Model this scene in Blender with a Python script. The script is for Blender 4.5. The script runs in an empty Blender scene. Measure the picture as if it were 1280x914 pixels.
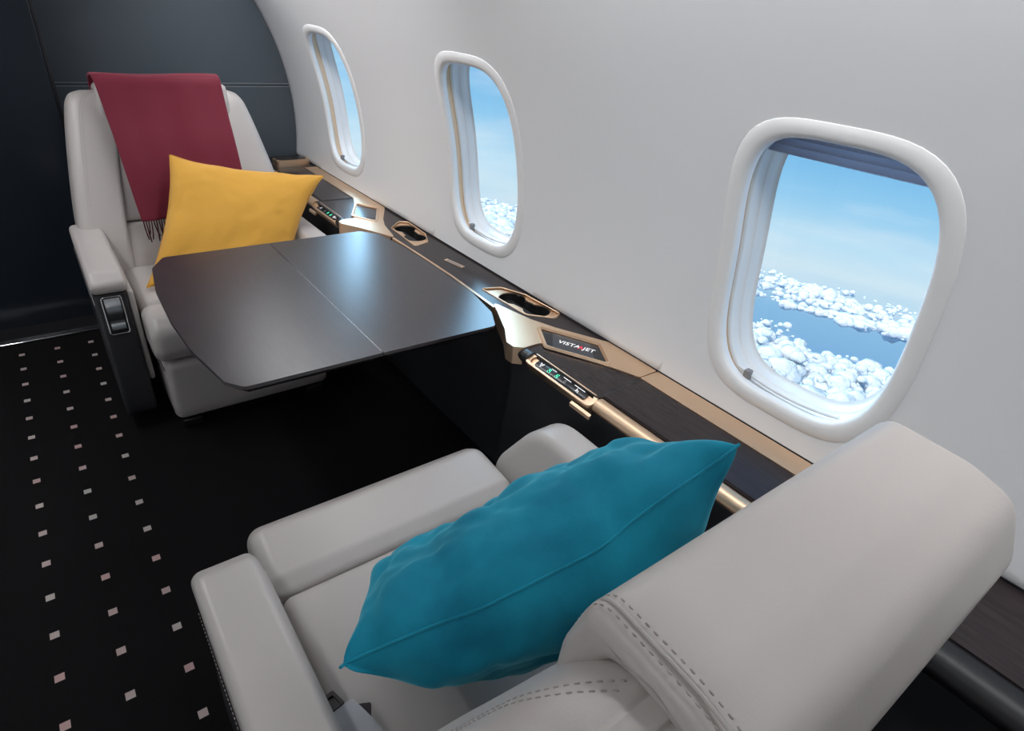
import bpy, bmesh, math, random
import numpy as np
from mathutils import Vector, Matrix, noise
from mathutils.bvhtree import BVHTree
from mathutils.geometry import tessellate_polygon
S = bpy.context.scene
C = S.collection
PI = math.pi

# ------------------------------------------------------------------ camera
F = 759.0; PX, PY = 640.0, 457.0; CAMH = 1.5
vy = np.array([-30 - PX, -48 - PY, F]); vy /= np.linalg.norm(vy)
vx = np.array([1760 - PX, 112 - PY, F]); vx -= vy * vx.dot(vy); vx /= np.linalg.norm(vx)
vz = np.cross(vx, vy)
RR = np.array([vx, vy, vz])
def on_z(u, v, z):            # point of the plane z seen at a photo pixel
    r = RR @ np.array([u - PX, v - PY, F]); t = (z - CAMH) / r[2]
    return (t * r[0], t * r[1])
cam_d = bpy.data.cameras.new('camera'); cam = bpy.data.objects.new('camera', cam_d); C.objects.link(cam)
m = Matrix.Identity(4)
for i in range(3):
    m[i][0] = RR[i][0]; m[i][1] = -RR[i][1]; m[i][2] = -RR[i][2]
m[2][3] = CAMH
cam.matrix_world = m
cam_d.sensor_width = 36; cam_d.lens = F / 1280 * 36; cam_d.clip_start = .02; cam_d.clip_end = 5000
S.camera = cam

# ------------------------------------------------------------------ materials
def mat(name, col, rough=.5, metal=0, spec=.5, **k):
    m = bpy.data.materials.new(name); m.use_nodes = True
    b = m.node_tree.nodes['Principled BSDF']
    b.inputs['Base Color'].default_value = (*col, 1)
    b.inputs['Roughness'].default_value = rough
    b.inputs['Metallic'].default_value = metal
    b.inputs['Specular IOR Level'].default_value = spec
    for a, v in k.items():
        b.inputs[a.replace('_', ' ')].default_value = v
    return m
def N(m, t, **k):
    n = m.node_tree.nodes.new(t)
    for a, v in k.items(): setattr(n, a, v)
    return n
def L(m, a, b): m.node_tree.links.new(a, b)
def bump(m, scale, strength, dist=.001, detail=4, stretch=None, tex='NOISE'):
    tc = N(m, 'ShaderNodeTexCoord'); mp = N(m, 'ShaderNodeMapping')
    if stretch: mp.inputs['Scale'].default_value = stretch
    if tex == 'NOISE':
        t = N(m, 'ShaderNodeTexNoise'); t.inputs['Detail'].default_value = detail; out = t.outputs['Fac']
    else:
        t = N(m, 'ShaderNodeTexVoronoi'); out = t.outputs['Distance']
    t.inputs['Scale'].default_value = scale
    bp = N(m, 'ShaderNodeBump'); bp.inputs['Strength'].default_value = strength; bp.inputs['Distance'].default_value = dist
    L(m, tc.outputs['Object'], mp.inputs['Vector']); L(m, mp.outputs['Vector'], t.inputs['Vector'])
    L(m, out, bp.inputs['Height']); L(m, bp.outputs['Normal'], m.node_tree.nodes['Principled BSDF'].inputs['Normal'])
    return t
def vary(m, c1, c2, scale, stretch=None, detail=4, lo=.35, hi=.65):
    tc = N(m, 'ShaderNodeTexCoord'); mp = N(m, 'ShaderNodeMapping')
    if stretch: mp.inputs['Scale'].default_value = stretch
    t = N(m, 'ShaderNodeTexNoise'); t.inputs['Scale'].default_value = scale; t.inputs['Detail'].default_value = detail
    r = N(m, 'ShaderNodeValToRGB')
    r.color_ramp.elements[0].position = lo; r.color_ramp.elements[0].color = (*c1, 1)
    r.color_ramp.elements[1].position = hi; r.color_ramp.elements[1].color = (*c2, 1)
    L(m, tc.outputs['Object'], mp.inputs['Vector']); L(m, mp.outputs['Vector'], t.inputs['Vector'])
    L(m, t.outputs['Fac'], r.inputs['Fac']); L(m, r.outputs['Color'], m.node_tree.nodes['Principled BSDF'].inputs['Base Color'])

M = {}
M['leather'] = mat('leather', (.50, .465, .445), .36, spec=.5); bump(M['leather'], 260, .12, .0006, tex='V')
M['leather_in'] = mat('leather_centre', (.48, .445, .425), .45, spec=.4); bump(M['leather_in'], 260, .12, .0006, tex='V')
M['stitch'] = mat('stitch_thread', (.40, .36, .34), .7)
M['white_stitch'] = mat('white_thread', (.75, .75, .75), .7)
M['black_leather'] = mat('black_leather', (.022, .022, .026), .5); bump(M['black_leather'], 200, .1, .0005, tex='V')
M['black'] = mat('black_plastic', (.012, .012, .014), .4)
M['soft_black'] = mat('black_body', (.026, .027, .031), .55, spec=.35)
M['wood'] = mat('dark_veneer', (.03, .02, .02), .26, spec=.3)
vary(M['wood'], (.023, .017, .018), (.034, .024, .024), 14, (8, .7, 8))
M['table'] = mat('table_lacquer', (.02, .016, .02), .35, spec=.5, IOR=1.9)
vary(M['table'], (.016, .012, .015), (.026, .019, .022), 14, (8, .7, 8))
bump(M['table'], 40, .03, .0006, stretch=(10, .6, 10))
M['gold'] = mat('champagne_metal', (.80, .58, .40), .42, 1)
bump(M['gold'], 90, .03, .0004, stretch=(1, 1, 1))
M['chrome'] = mat('chrome', (.75, .75, .77), .12, 1)
M['brushed'] = mat('brushed_chrome', (.6, .62, .64), .25, 1)
M['shell'] = mat('cabin_lining', (.81, .82, .835), .42, spec=.4)
bump(M['shell'], 300, .05, .0005)
M['trim'] = mat('window_trim_white', (.85, .85, .85), .35)
M['tan'] = mat('window_seal_tan', (.85, .63, .43), .5)
M['shade'] = mat('pleated_shade_grey', (.28, .27, .29), .8)
M['clip'] = mat('shade_clip_grey', (.26, .24, .23), .45)
M['bulk'] = mat('bulkhead_leather', (.068, .085, .103), .42, spec=.5); bump(M['bulk'], 150, .15, .0008, tex='V')
M['door'] = mat('black_lacquer_door', (.014, .019, .026), .22, spec=.5)
M['yellow'] = mat('yellow_cotton', (.72, .38, .06), .85, spec=.2, Sheen_Weight=.25)
bump(M['yellow'], 900, .2, .0006)
M['teal'] = mat('teal_velvet', (.005, .20, .30), .75, spec=.2, Sheen_Weight=.7, Sheen_Roughness=.35)
M['teal'].node_tree.nodes['Principled BSDF'].inputs['Sheen Tint'].default_value = (.25, .8, .95, 1)
vary(M['teal'], (.003, .165, .26), (.010, .28, .41), 7, detail=6)
bump(M['teal'], 120, .25, .0015, detail=6, stretch=(1, 2.5, 1))
M['blanket'] = mat('burgundy_wool', (.17, .016, .034), .7, spec=.25, Sheen_Weight=.45, Sheen_Roughness=.4)
M['blanket'].node_tree.nodes['Principled BSDF'].inputs['Sheen Tint'].default_value = (.9, .35, .42, 1)
bump(M['blanket'], 700, .2, .0006, stretch=(3, 1, 1))
M['fringe'] = mat('fringe_wool', (.07, .01, .018), .9)
M['well'] = mat('cup_well_black', (.008, .008, .009), .35)
M['screen'] = mat('screen_glass', (.05, .055, .065), .25)
M['screen_dark'] = mat('screen_edge_glass', (.012, .013, .017), .2)
M['strap'] = mat('belt_webbing_grey', (.42, .43, .46), .7)
M['belt_black'] = mat('belt_loop_black', (.03, .025, .028), .4)
def emis(name, col, s):
    m = mat(name, col, .4); b = m.node_tree.nodes['Principled BSDF']
    b.inputs['Emission Color'].default_value = (*col, 1); b.inputs['Emission Strength'].default_value = s
    return m
M['white_mark'] = emis('screen_white', (.8, .8, .82), .6)
M['red_mark'] = emis('screen_red', (.8, .03, .06), .6)
M['green_led'] = emis('green_led', (.05, .85, .45), 1.2)
M['lamp'] = emis('lamp_diffuser', (1, .97, .93), 2.0)
M['glass'] = bpy.data.materials.new('window_glass'); M['glass'].use_nodes = True
g = M['glass']; g.node_tree.nodes.clear()
o_ = N(g, 'ShaderNodeOutputMaterial'); mx = N(g, 'ShaderNodeMixShader'); tr = N(g, 'ShaderNodeBsdfTransparent'); gl = N(g, 'ShaderNodeBsdfGlossy'); fr = N(g, 'ShaderNodeFresnel')
gl.inputs['Roughness'].default_value = .02; fr.inputs['IOR'].default_value = 1.3
mx.inputs[0].default_value = .025; L(g, tr.outputs[0], mx.inputs[1]); L(g, gl.outputs[0], mx.inputs[2]); L(g, mx.outputs[0], o_.inputs[0])
sh = M['shade']; tb_ = N(sh, 'ShaderNodeBsdfTranslucent'); tb_.inputs[0].default_value = (.80, .77, .84, 1); ms_ = N(sh, 'ShaderNodeMixShader'); ms_.inputs[0].default_value = .65
L(sh, sh.node_tree.nodes['Principled BSDF'].outputs[0], ms_.inputs[1]); L(sh, tb_.outputs[0], ms_.inputs[2]); L(sh, ms_.outputs[0], sh.node_tree.nodes['Material Output'].inputs[0])
# carpet: near-black pile with three rows of small pale squares woven in
fm = mat('carpet', (.006, .006, .007), .95, spec=.1); M['carpet'] = fm
geo = N(fm, 'ShaderNodeNewGeometry'); sp = N(fm, 'ShaderNodeSeparateXYZ'); L(fm, geo.outputs['Position'], sp.inputs[0])
def mth(op, a, b=None, c=None):
    n = N(fm, 'ShaderNodeMath', operation=op)
    for i, v in enumerate((a, b, c)):
        if v is None: continue
        if isinstance(v, (int, float)): n.inputs[i].default_value = v
        else: L(fm, v, n.inputs[i])
    return n.outputs[0]
X, Y = sp.outputs[0], sp.outputs[1]
rows = None
for xr in (-.2705, -.139, -.0085):
    r = mth('LESS_THAN', mth('ABSOLUTE', mth('SUBTRACT', X, xr)), .0105)
    rows = r if rows is None else mth('ADD', rows, r)
fy = mth('ABSOLUTE', mth('SUBTRACT', mth('FRACT', mth('DIVIDE', mth('SUBTRACT', Y, 1.178 - .0703), .1406)), .5))
col_ = mth('LESS_THAN', fy, .079)
mask = mth('MULTIPLY', rows, col_)
mask = mth('MULTIPLY', mask, mth('LESS_THAN', Y, 3.2))
no = N(fm, 'ShaderNodeTexNoise'); no.inputs['Scale'].default_value = 3.5; L(fm, geo.outputs['Position'], no.inputs['Vector'])
rp = N(fm, 'ShaderNodeValToRGB'); rp.color_ramp.elements[0].position = .4; rp.color_ramp.elements[1].position = .6
rp.color_ramp.elements[0].color = (.50, .33, .32, 1); rp.color_ramp.elements[1].color = (.48, .46, .43, 1)
n2 = N(fm, 'ShaderNodeTexNoise'); n2.inputs['Scale'].default_value = 260; L(fm, geo.outputs['Position'], n2.inputs['Vector'])
r2 = N(fm, 'ShaderNodeValToRGB'); r2.color_ramp.elements[0].color = (.003, .003, .0035, 1); r2.color_ramp.elements[1].color = (.012, .011, .012, 1)
L(fm, n2.outputs['Fac'], r2.inputs['Fac'])
L(fm, no.outputs['Fac'], rp.inputs['Fac'])
mc = N(fm, 'ShaderNodeMixRGB'); L(fm, mask, mc.inputs[0]); L(fm, r2.outputs[0], mc.inputs[1]); L(fm, rp.outputs['Color'], mc.inputs[2])
L(fm, mc.outputs[0], fm.node_tree.nodes['Principled BSDF'].inputs['Base Color'])
# outside clouds
cm = bpy.data.materials.new('cloud_vapour'); cm.use_nodes = True; M['cloud'] = cm
cb = cm.node_tree.nodes['Principled BSDF']; cb.inputs['Base Color'].default_value = (.93, .94, .96, 1); cb.inputs['Roughness'].default_value = 1
cb.inputs['Specular IOR Level'].default_value = 0
cb.inputs['Subsurface Weight'].default_value = .0
tcn = N(cm, 'ShaderNodeTexCoord'); nz = N(cm, 'ShaderNodeTexNoise'); nz.inputs['Scale'].default_value = .9; nz.inputs['Detail'].default_value = 7; nz.inputs['Roughness'].default_value = .65
bp = N(cm, 'ShaderNodeBump'); bp.inputs['Strength'].default_value = 1; bp.inputs['Distance'].default_value = 1.2
L(cm, tcn.outputs['Object'], nz.inputs['Vector']); L(cm, nz.outputs['Fac'], bp.inputs['Height']); L(cm, bp.outputs[0], cb.inputs['Normal'])
lw = N(cm, 'ShaderNodeLayerWeight'); lw.inputs['Blend'].default_value = .35
rr = N(cm, 'ShaderNodeValToRGB'); rr.color_ramp.elements[0].position = .35; rr.color_ramp.elements[0].color = (0, 0, 0, 1); rr.color_ramp.elements[1].position = .95
trn = N(cm, 'ShaderNodeBsdfTransparent'); mxs = N(cm, 'ShaderNodeMixShader')
L(cm, lw.outputs['Facing'], rr.inputs['Fac']); L(cm, rr.outputs['Color'], mxs.inputs[0]); L(cm, cb.outputs[0], mxs.inputs[1]); L(cm, trn.outputs[0], mxs.inputs[2])
L(cm, mxs.outputs[0], cm.node_tree.nodes['Material Output'].inputs[0])

# ------------------------------------------------------------------ helpers
def link(name, me, m=None, parent=None, smooth=True):
    o = bpy.data.objects.new(name, me); C.objects.link(o)
    if m is not None: me.materials.append(M[m] if isinstance(m, str) else m)
    if parent is not None: o.parent = parent
    if smooth:
        me.polygons.foreach_set('use_smooth', [True] * len(me.polygons))
    return o
def mesh(name, v, f, m=None, parent=None, smooth=True, angle=None):
    me = bpy.data.meshes.new(name); me.from_pydata([tuple(p) for p in v], [], [tuple(q) for q in f]); me.update()
    bm = bmesh.new(); bm.from_mesh(me); bmesh.ops.remove_doubles(bm, verts=bm.verts, dist=1e-6)
    bmesh.ops.recalc_face_normals(bm, faces=bm.faces)
    if angle is not None:
        for e in bm.edges:
            if len(e.link_faces) == 2 and e.calc_face_angle(0) > math.radians(angle): e.smooth = False
    bm.to_mesh(me); bm.free()
    return link(name, me, m, parent, smooth)
def empty(name, loc, rz=0):
    o = bpy.data.objects.new(name, None); C.objects.link(o); o.location = loc; o.rotation_euler.z = rz; o.empty_display_size = .1
    return o
def tag(o, label, cat, group=None, kind=None):
    o['label'] = label; o['category'] = cat
    if group: o['group'] = group
    if kind: o['kind'] = kind
    return o
def struct(o): o['kind'] = 'structure'; return o

def fillet(pts, r, n=6):
    """closed polygon with rounded corners; r number or list"""
    out = []; K = len(pts)
    for i, p in enumerate(pts):
        a = np.array(pts[i - 1], float); b = np.array(p, float); c = np.array(pts[(i + 1) % K], float)
        ri = r[i] if isinstance(r, (list, tuple)) else r
        u = a - b; w = c - b; lu = np.linalg.norm(u); lw_ = np.linalg.norm(w); u /= lu; w /= lw_
        cosv = max(-1, min(1, u.dot(w))); ang = math.acos(cosv)
        if ri <= 1e-5 or ang > PI - .03: out.append(tuple(b)); continue
        d = min(ri / math.tan(ang / 2), lu * .48, lw_ * .48)
        p0 = b + u * d; p1 = b + w * d
        for k in range(n + 1):
            t = k / n; q = (1 - t) ** 2 * p0 + 2 * t * (1 - t) * b + t * t * p1
            out.append(tuple(q))
    return out
def dens(pts, step):
    out = []; K = len(pts)
    for i in range(K):
        a = np.array(pts[i]); b = np.array(pts[(i + 1) % K]); n = max(1, int(np.linalg.norm(b - a) / step))
        for k in range(n): out.append(tuple(a + (b - a) * k / n))
    return out
def area2(p): return sum(p[i - 1][0] * p[i][1] - p[i][0] * p[i - 1][1] for i in range(len(p)))
def inset(pts, d):
    K = len(pts); s = 1 if area2(pts) > 0 else -1; out = []
    P = np.array(pts)
    for i in range(K):
        e1 = P[i] - P[i - 1]; e2 = P[(i + 1) % K] - P[i]
        n1 = np.array([-e1[1], e1[0]]) / (np.linalg.norm(e1) + 1e-12); n2_ = np.array([-e2[1], e2[0]]) / (np.linalg.norm(e2) + 1e-12)
        n_ = n1 + n2_; l = np.linalg.norm(n_)
        n_ = n_ / l if l > 1e-6 else n1
        out.append(tuple(P[i] + s * n_ * d / max(.6, n_.dot(n1))))
    return out
def loft(name, rings, m, parent=None, cap=(True, True), closed=True, angle=50, smooth=True, warp=None):
    v = []; f = []; K = len(rings[0])
    for r in rings: v += [tuple(p) for p in r]
    for i in range(len(rings) - 1):
        for k in range(K if closed else K - 1):
            a = i * K + k; b = i * K + (k + 1) % K
            f.append((a, b, b + K, a + K))
    for q, base in ((0, 0), (1, (len(rings) - 1) * K)):
        if cap[q]:
            tri = tessellate_polygon([[Vector(p) for p in rings[0 if q == 0 else -1]]])
            f += [tuple(base + i for i in t) for t in tri]
    if warp: v = [warp(*p) for p in v]
    return mesh(name, v, f, m, parent, smooth, angle)
def extx(name, prof, x0, x1, r, m, parent=None, n=5, mid=6, warp=None, angle=60, step=None, capin=.007):
    """profile in (y,z) carried along x with rounded ends"""
    if step: prof = dens(prof, step)
    xs = [(x0, r + capin)] if capin else []
    for k in range(n + 1):
        a = k / n * PI / 2; xs.append((x0 + r * (1 - math.cos(a)), r * (1 - math.sin(a))))
    for k in range(1, mid): xs.append((x0 + r + (x1 - x0 - 2 * r) * k / mid, 0))
    for k in range(n, -1, -1):
        a = k / n * PI / 2; xs.append((x1 - r * (1 - math.cos(a)), r * (1 - math.sin(a))))
    if capin: xs.append((x1, r + capin))
    rings = [[(x, p[0], p[1]) for p in inset(prof, d)] for x, d in xs]
    return loft(name, rings, m, parent, angle=angle, warp=warp)
def plate(name, outer, z0, z1, m, parent=None, holes=(), bev=0, seg=2, tf=None, rot=None):
    """flat slab with holes"""
    polys = [outer] + list(holes)
    tri = tessellate_polygon([[Vector((p[0], p[1], 0)) for p in q] for q in polys])
    flat = [p for q in polys for p in q]; n_ = len(flat)
    v = [(p[0], p[1], z1) for p in flat] + [(p[0], p[1], z0) for p in flat]
    f = [tuple(t) for t in tri] + [tuple(i + n_ for i in reversed(t)) for t in tri]
    b = 0
    for q in polys:
        K = len(q)
        for i in range(K):
            j = (i + 1) % K; f.append((b + i, b + j, b + j + n_, b + i + n_))
        b += K
    if tf: v = [tf(*p) for p in v]
    o = mesh(name, v, f, m, parent, smooth=True, angle=35)
    if bev:
        md = o.modifiers.new('b', 'BEVEL'); md.width = bev; md.segments = seg; md.limit_method = 'ANGLE'; md.angle_limit = math.radians(50)
    return o
def rect(x0, x1, y0, y1): return [(x0, y0), (x1, y0), (x1, y1), (x0, y1)]
def box(name, x0, x1, y0, y1, z0, z1, m, parent=None, bev=.003, seg=2):
    return plate(name, rect(x0, x1, y0, y1), z0, z1, m, parent, bev=bev, seg=seg)
def circ(cx, cy, r, n=24, a0=0, a1=2 * PI, full=True):
    return [(cx + r * math.cos(a0 + (a1 - a0) * k / (n if full else n - 1)), cy + r * math.sin(a0 + (a1 - a0) * k / (n if full else n - 1))) for k in range(n)]
def tube(name, pts, r, m, parent=None, n=10, closed=False):
    rings = []; P = [Vector(p) for p in pts]; K = len(P)
    up = None
    for i in range(K):
        a = P[i - 1] if (i > 0 or closed) else P[i]; b = P[(i + 1) % K] if (i < K - 1 or closed) else P[i]
        t = (b - a).normalized()
        if up is None:
            up = t.orthogonal().normalized()
        up = (up - t * up.dot(t)).normalized()
        w = t.cross(up)
        rings.append([P[i] + (up * math.cos(q) + w * math.sin(q)) * r for q in [2 * PI * k / n for k in range(n)]])
    if closed:
        # close by matching the nearest start offset
        best = min(range(n), key=lambda s: (rings[0][s] - rings[-1][0]).length)
        rings.append(rings[0][best:] + rings[0][:best])
        return loft(name, rings, m, parent, cap=(False, False))
    return loft(name, rings, m, parent)
def stitches(name, pts, m, parent, step=.008, ln=.0045, r=.0011):
    """short raised thread marks following a line"""
    P = [Vector(p) for p in pts]; v = []; f = []
    acc = 0
    for i in range(len(P) - 1):
        a, b = P[i], P[i + 1]; d = (b - a); l = d.length
        if l < 1e-7: continue
        d /= l; u = d.orthogonal().normalized(); w = d.cross(u)
        s = -acc
        while s + step <= l:
            s += step if s >= 0 or True else 0
            c0 = a + d * (s - ln / 2); c1 = a + d * (s + ln / 2); k = len(v)
            for c_, rr_ in ((c0, r * .6), (a + d * s, r), (c1, r * .6)):
                v += [c_ + u * rr_, c_ + w * rr_, c_ - u * rr_, c_ - w * rr_]
            for j in range(2):
                for q in range(4):
                    f.append((k + j * 4 + q, k + j * 4 + (q + 1) % 4, k + j * 4 + 4 + (q + 1) % 4, k + j * 4 + 4 + q))
            f += [(k, k + 1, k + 2, k + 3), (k + 8, k + 9, k + 10, k + 11)]
        acc = l - s if l > s else 0
    o = mesh(name, v, f, m, parent); return o

# ------------------------------------------------------------------ cabin shell
R0, CX_, CZ_ = 1.2, .05, .85
def W(y, s, d=0):
    th = s / R0
    return (CX_ + (R0 + d) * math.cos(th), y, CZ_ + (R0 + d) * math.sin(th))
YA, YB = -1.7, 3.74
SBOT, STOP = -.20, 1.02
WC = [3.005, 1.785, .550]; SC = .206; HW, HH = .235, .331
def sup(a, hw, hh, n=3.6):
    c, s = math.cos(a), math.sin(a)
    k = (abs(c / hw) ** n + abs(s / hh) ** n) ** (-1 / n)
    return k * c, k * s
NW = 96
def wring(yc, d, ins, n=3.6):
    out = []
    for k in range(NW):
        a = 2 * PI * k / NW
        p = sup(a, HW - ins, HH - ins, n)
        out.append(W(yc + p[0], SC + p[1], d))
    return out
def shell_patch(name, segs, m):
    v = []; f = []
    for (y0, y1, s0, s1, ny, ns) in segs:
        b = len(v)
        for i in range(ny + 1):
            for j in range(ns + 1): v.append(W(y0 + (y1 - y0) * i / ny, s0 + (s1 - s0) * j / ns))
        for i in range(ny):
            for j in range(ns):
                a = b + i * (ns + 1) + j; f.append((a, a + 1, a + ns + 2, a + ns + 1))
    return v, f
v = []; f = []
RY, RS0, RS1 = .34, SC - .40, SC + .40
HOLE = .012
def quadgrid(y0, y1, s0, s1, ny, ns):
    b = len(v)
    for i in range(ny + 1):
        for j in range(ns + 1): v.append(W(y0 + (y1 - y0) * i / ny, s0 + (s1 - s0) * j / ns))
    for i in range(ny):
        for j in range(ns):
            a = b + i * (ns + 1) + j; f.append((a, a + 1, a + ns + 2, a + ns + 1))
G = 24
for yc in WC:
    # outer boundary points in order, G per side, on the same grid as neighbours
    outer = [(RY, -.4 + .8 * k / G) for k in range(G)] + [(RY - 2 * RY * k / G, .4) for k in range(G)] + [(-RY, .4 - .8 * k / G) for k in range(G)] + [(-RY + 2 * RY * k / G, -.4) for k in range(G)]
    b = len(v); K = len(outer); RNG = 8
    for r_ in range(RNG + 1):
        t = r_ / RNG
        for (a, c) in outer:
            p = sup(math.atan2(c, a), HW - HOLE, HH - HOLE)
            v.append(W(yc + a + (p[0] - a) * t, SC + c + (p[1] - c) * t))
    for r_ in range(RNG):
        for k in range(K):
            a = b + r_ * K + k; c = b + r_ * K + (k + 1) % K
            f.append((a, c, c + K, a + K))
edges = [YA] + [e for yc in sorted(WC) for e in (yc - RY, yc + RY)] + [YB]
for i in range(0, len(edges), 2): quadgrid(edges[i], edges[i + 1], RS0, RS1, 8, G)
def strip_rows(s0, s1, ns):
    for i in range(len(edges) - 1):
        quadgrid(edges[i], edges[i + 1], s0, s1, 8 if i % 2 == 0 else G, ns)
strip_rows(RS1, STOP, 12)
wr = mesh('wall_right', v, f, 'shell', angle=180); struct(wr)
# flip normals inwards is irrelevant for a single sided closed lining; give it thickness outwards
def arcshell(name, s0, s1, m, ns=24, thick=.02):
    v = []; f = []
    for d in (0, thick):
        for y in (YA, YB):
            for j in range(ns + 1): v.append(W(y, s0 + (s1 - s0) * j / ns, d))
    n_ = ns + 1
    for j in range(ns):
        f.append((j, j + 1, n_ + j + 1, n_ + j)); f.append((2 * n_ + j, 3 * n_ + j, 3 * n_ + j + 1, 2 * n_ + j + 1))
    return struct(mesh(name, v, f, m, angle=30))
arcshell('ceiling', STOP, R0 * PI - STOP, 'shell', 40)
arcshell('wall_left', R0 * PI - STOP, R0 * PI + 1.0, 'shell')
md = wr.modifiers.new('t', 'SOLIDIFY'); md.thickness = .018; md.offset = 1
# check the direction so that thickness grows outwards
nrm = wr.data.polygons[0].normal; cen = wr.data.polygons[0].center
if nrm.x * (cen.x - CX_) + nrm.z * (cen.z - CZ_) < 0: md.offset = -1
struct(box('floor', -1.25, 1.25, YA, YB + .6, -.03, 0, 'carpet', bev=0))
struct(box('wall_rear', -1.3, 1.3, YA - .05, YA, 0, 2.1, 'bulk', bev=0))
# forward bulkhead: grey leather panel with stitched seam
bk = struct(box('wall_front', -1.3, 1.3, YB - .02, YB + .04, 0, 2.1, 'bulk', bev=0))
wall_y = YB - .02
for zz in (1.032, 1.048):
    st = stitches('stitching', [(.14, wall_y - .001, zz), (1.235, wall_y - .001, zz)], 'white_stitch', bk, step=.009, ln=.006, r=.0012)
box('seam', .13, 1.24, wall_y - .0012, wall_y, 1.039, 1.041, 'black', bk, bev=0)
# sliding door of black lacquer
dr = struct(box('door_1', -1.2, .128, 3.44, 3.50, .0, 2.1, 'door', bev=.004))
box('door_seal', .128, .142, 3.45, 3.49, 0, 2.1, 'black', dr, bev=.002)
# metal threshold
th = struct(empty('trim_1', (0, 0, 0)))
box('sill', -.9, .12, 3.255, 3.30, 0, .012, 'chrome', th, bev=.004)
box('sill_base', -.9, .12, 3.30, 3.44, 0, .006, 'black', th, bev=.001)

# windows ------------------------------------------------------------------
def window(i, yc, shade_drop):
    w = struct(empty('window_%d' % i, (0, 0, 0)))
    rings = []
    for ins, d in ((-.004, .004), (-.003, -.0015), (.001, -.0035), (.010, -.0055), (.020, -.006), (.029, -.0045), (.034, .000), (.0365, .007), (.036, .016), (.030, .018), (.024, .018)):
        rings.append(wring(yc, d, ins))
    loft('window_frame', rings, 'trim', w, cap=(False, False))
    # tan seal gap then inner white liner stepping out to the glass
    rings = [wring(yc, d, ins) for ins, d in ((.022, .018), (.014, .022), (.014, .044), (.024, .046))]
    loft('seal', rings, 'tan', w, cap=(False, False))
    rings = [wring(yc, d, ins, 3.4) for ins, d in ((.020, .044), (.025, .045), (.028, .050), (.030, .066), (.035, .070), (.038, .072), (.042, .090), (.046, .096), (.052, .098))]
    loft('liner', rings, 'trim', w, cap=(False, False))
    # pane
    v = []; f = []
    ro = wring(yc, .096, .046); K = NW; v += ro
    cpt = W(yc, SC, .096)
    for q in (.75, .5, .25):
        for k in range(NW):
            a = 2 * PI * k / NW; p = sup(a, (HW - .046) * q, (HH - .046) * q); v.append(W(yc + p[0], SC + p[1], .096))
    for r_ in range(3):
        for k in range(K):
            a = r_ * K + k; b = r_ * K + (k + 1) % K; f.append((a, b, b + K, a + K))
    v.append(cpt)
    for k in range(K): f.append((3 * K + k, 3 * K + (k + 1) % K, 4 * K))
    mesh('pane', v, f, 'glass', w)
    # pleated shade drawn a little way down behind the frame
    v = []; f = []
    top = SC + HH - .035; n_ = max(4, int(shade_drop / .0075))
    for j in range(n_ + 1):
        s_ = top + .0 - shade_drop * j / n_
        t_ = (s_ - SC) / (HH - .030)
        hw = (HW - .030) * (max(0, 1 - abs(t_) ** 3.4)) ** (1 / 3.4)
        d = .052 + (.006 if j % 2 else -.006)
        for k in range(13):
            v.append(W(yc - hw + 2 * hw * k / 12, s_, d))
    for j in range(n_):
        for k in range(12):
            a = j * 13 + k; f.append((a, a + 1, a + 14, a + 13))
    o = mesh('shade', v, f, 'shade', w, smooth=False)
    mo = o.modifiers.new('t', 'SOLIDIFY'); mo.thickness = .0012
    # the shade's grip rail resting at the bottom of the opening with its small clip
    sb = SC - HH + .037
    pts = []
    for k in range(13):
        u = -.13 + .26 * k / 12
        pts.append(W(yc + u, sb + .004 + .9 * u * u, .030))
    tube('shade_rail', pts, .0045, 'trim', w, n=8)
    cl = []
    c0 = W(yc + .098, sb + .012, .022)
    cv = []
    for (a, b_, c_) in ((-1, -1, -1), (1, -1, -1), (1, 1, -1), (-1, 1, -1), (-1, -1, 1), (1, -1, 1), (1, 1, 1), (-1, 1, 1)):
        cv.append((c0[0] + .009 * a, c0[1] + .008 * b_, c0[2] + .014 * c_))
    o = mesh('shade_clip', cv, [(0, 1, 2, 3), (4, 5, 6, 7), (0, 1, 5, 4), (1, 2, 6, 5), (2, 3, 7, 6), (3, 0, 4, 7)], 'clip', w, smooth=True, angle=30)
    mo = o.modifiers.new('b', 'BEVEL'); mo.width = .0025; mo.segments = 3
for i, yc in enumerate(WC): window(i + 1, yc, .072 if i == 2 else .012)

# ------------------------------------------------------------------ side ledge / console
LZ = .665
led = empty('side_console', (1.1, 1.8, 0))
LO = Vector((1.1, 1.8, 0))
def P_(u, v_, z=LZ):
    x, y = on_z(u, v_, z); return (x - LO.x, y - LO.y)
def q(x, y): return (x - LO.x, y - LO.y)
MID = 1.815
def mir(pts): return [(p[0], 2 * (MID - LO.y) - p[1]) for p in pts]
XE = 1.236 - LO.x
# cup holder outlines
cup_out = fillet([q(1.114, 1.585), q(1.186, 1.562), q(1.226, 1.470), q(1.236, 1.300), q(1.198, 1.278), q(1.128, 1.345)], [.012, .02, .03, .02, .02, .03])
def peanut():
    c1 = q(1.172, 1.478); c2 = q(1.186, 1.362); r1, r2_ = .046, .045
    d = np.array(c2) - np.array(c1); base = math.atan2(d[1], d[0]); half = math.radians(38)
    a = circ(c1[0], c1[1], r1, 26, base + half, base + 2 * PI - half, False)
    b = circ(c2[0], c2[1], r2_, 26, base + PI + half, base + PI + 2 * PI - half, False)
    return a + b
pn = peanut()
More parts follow.
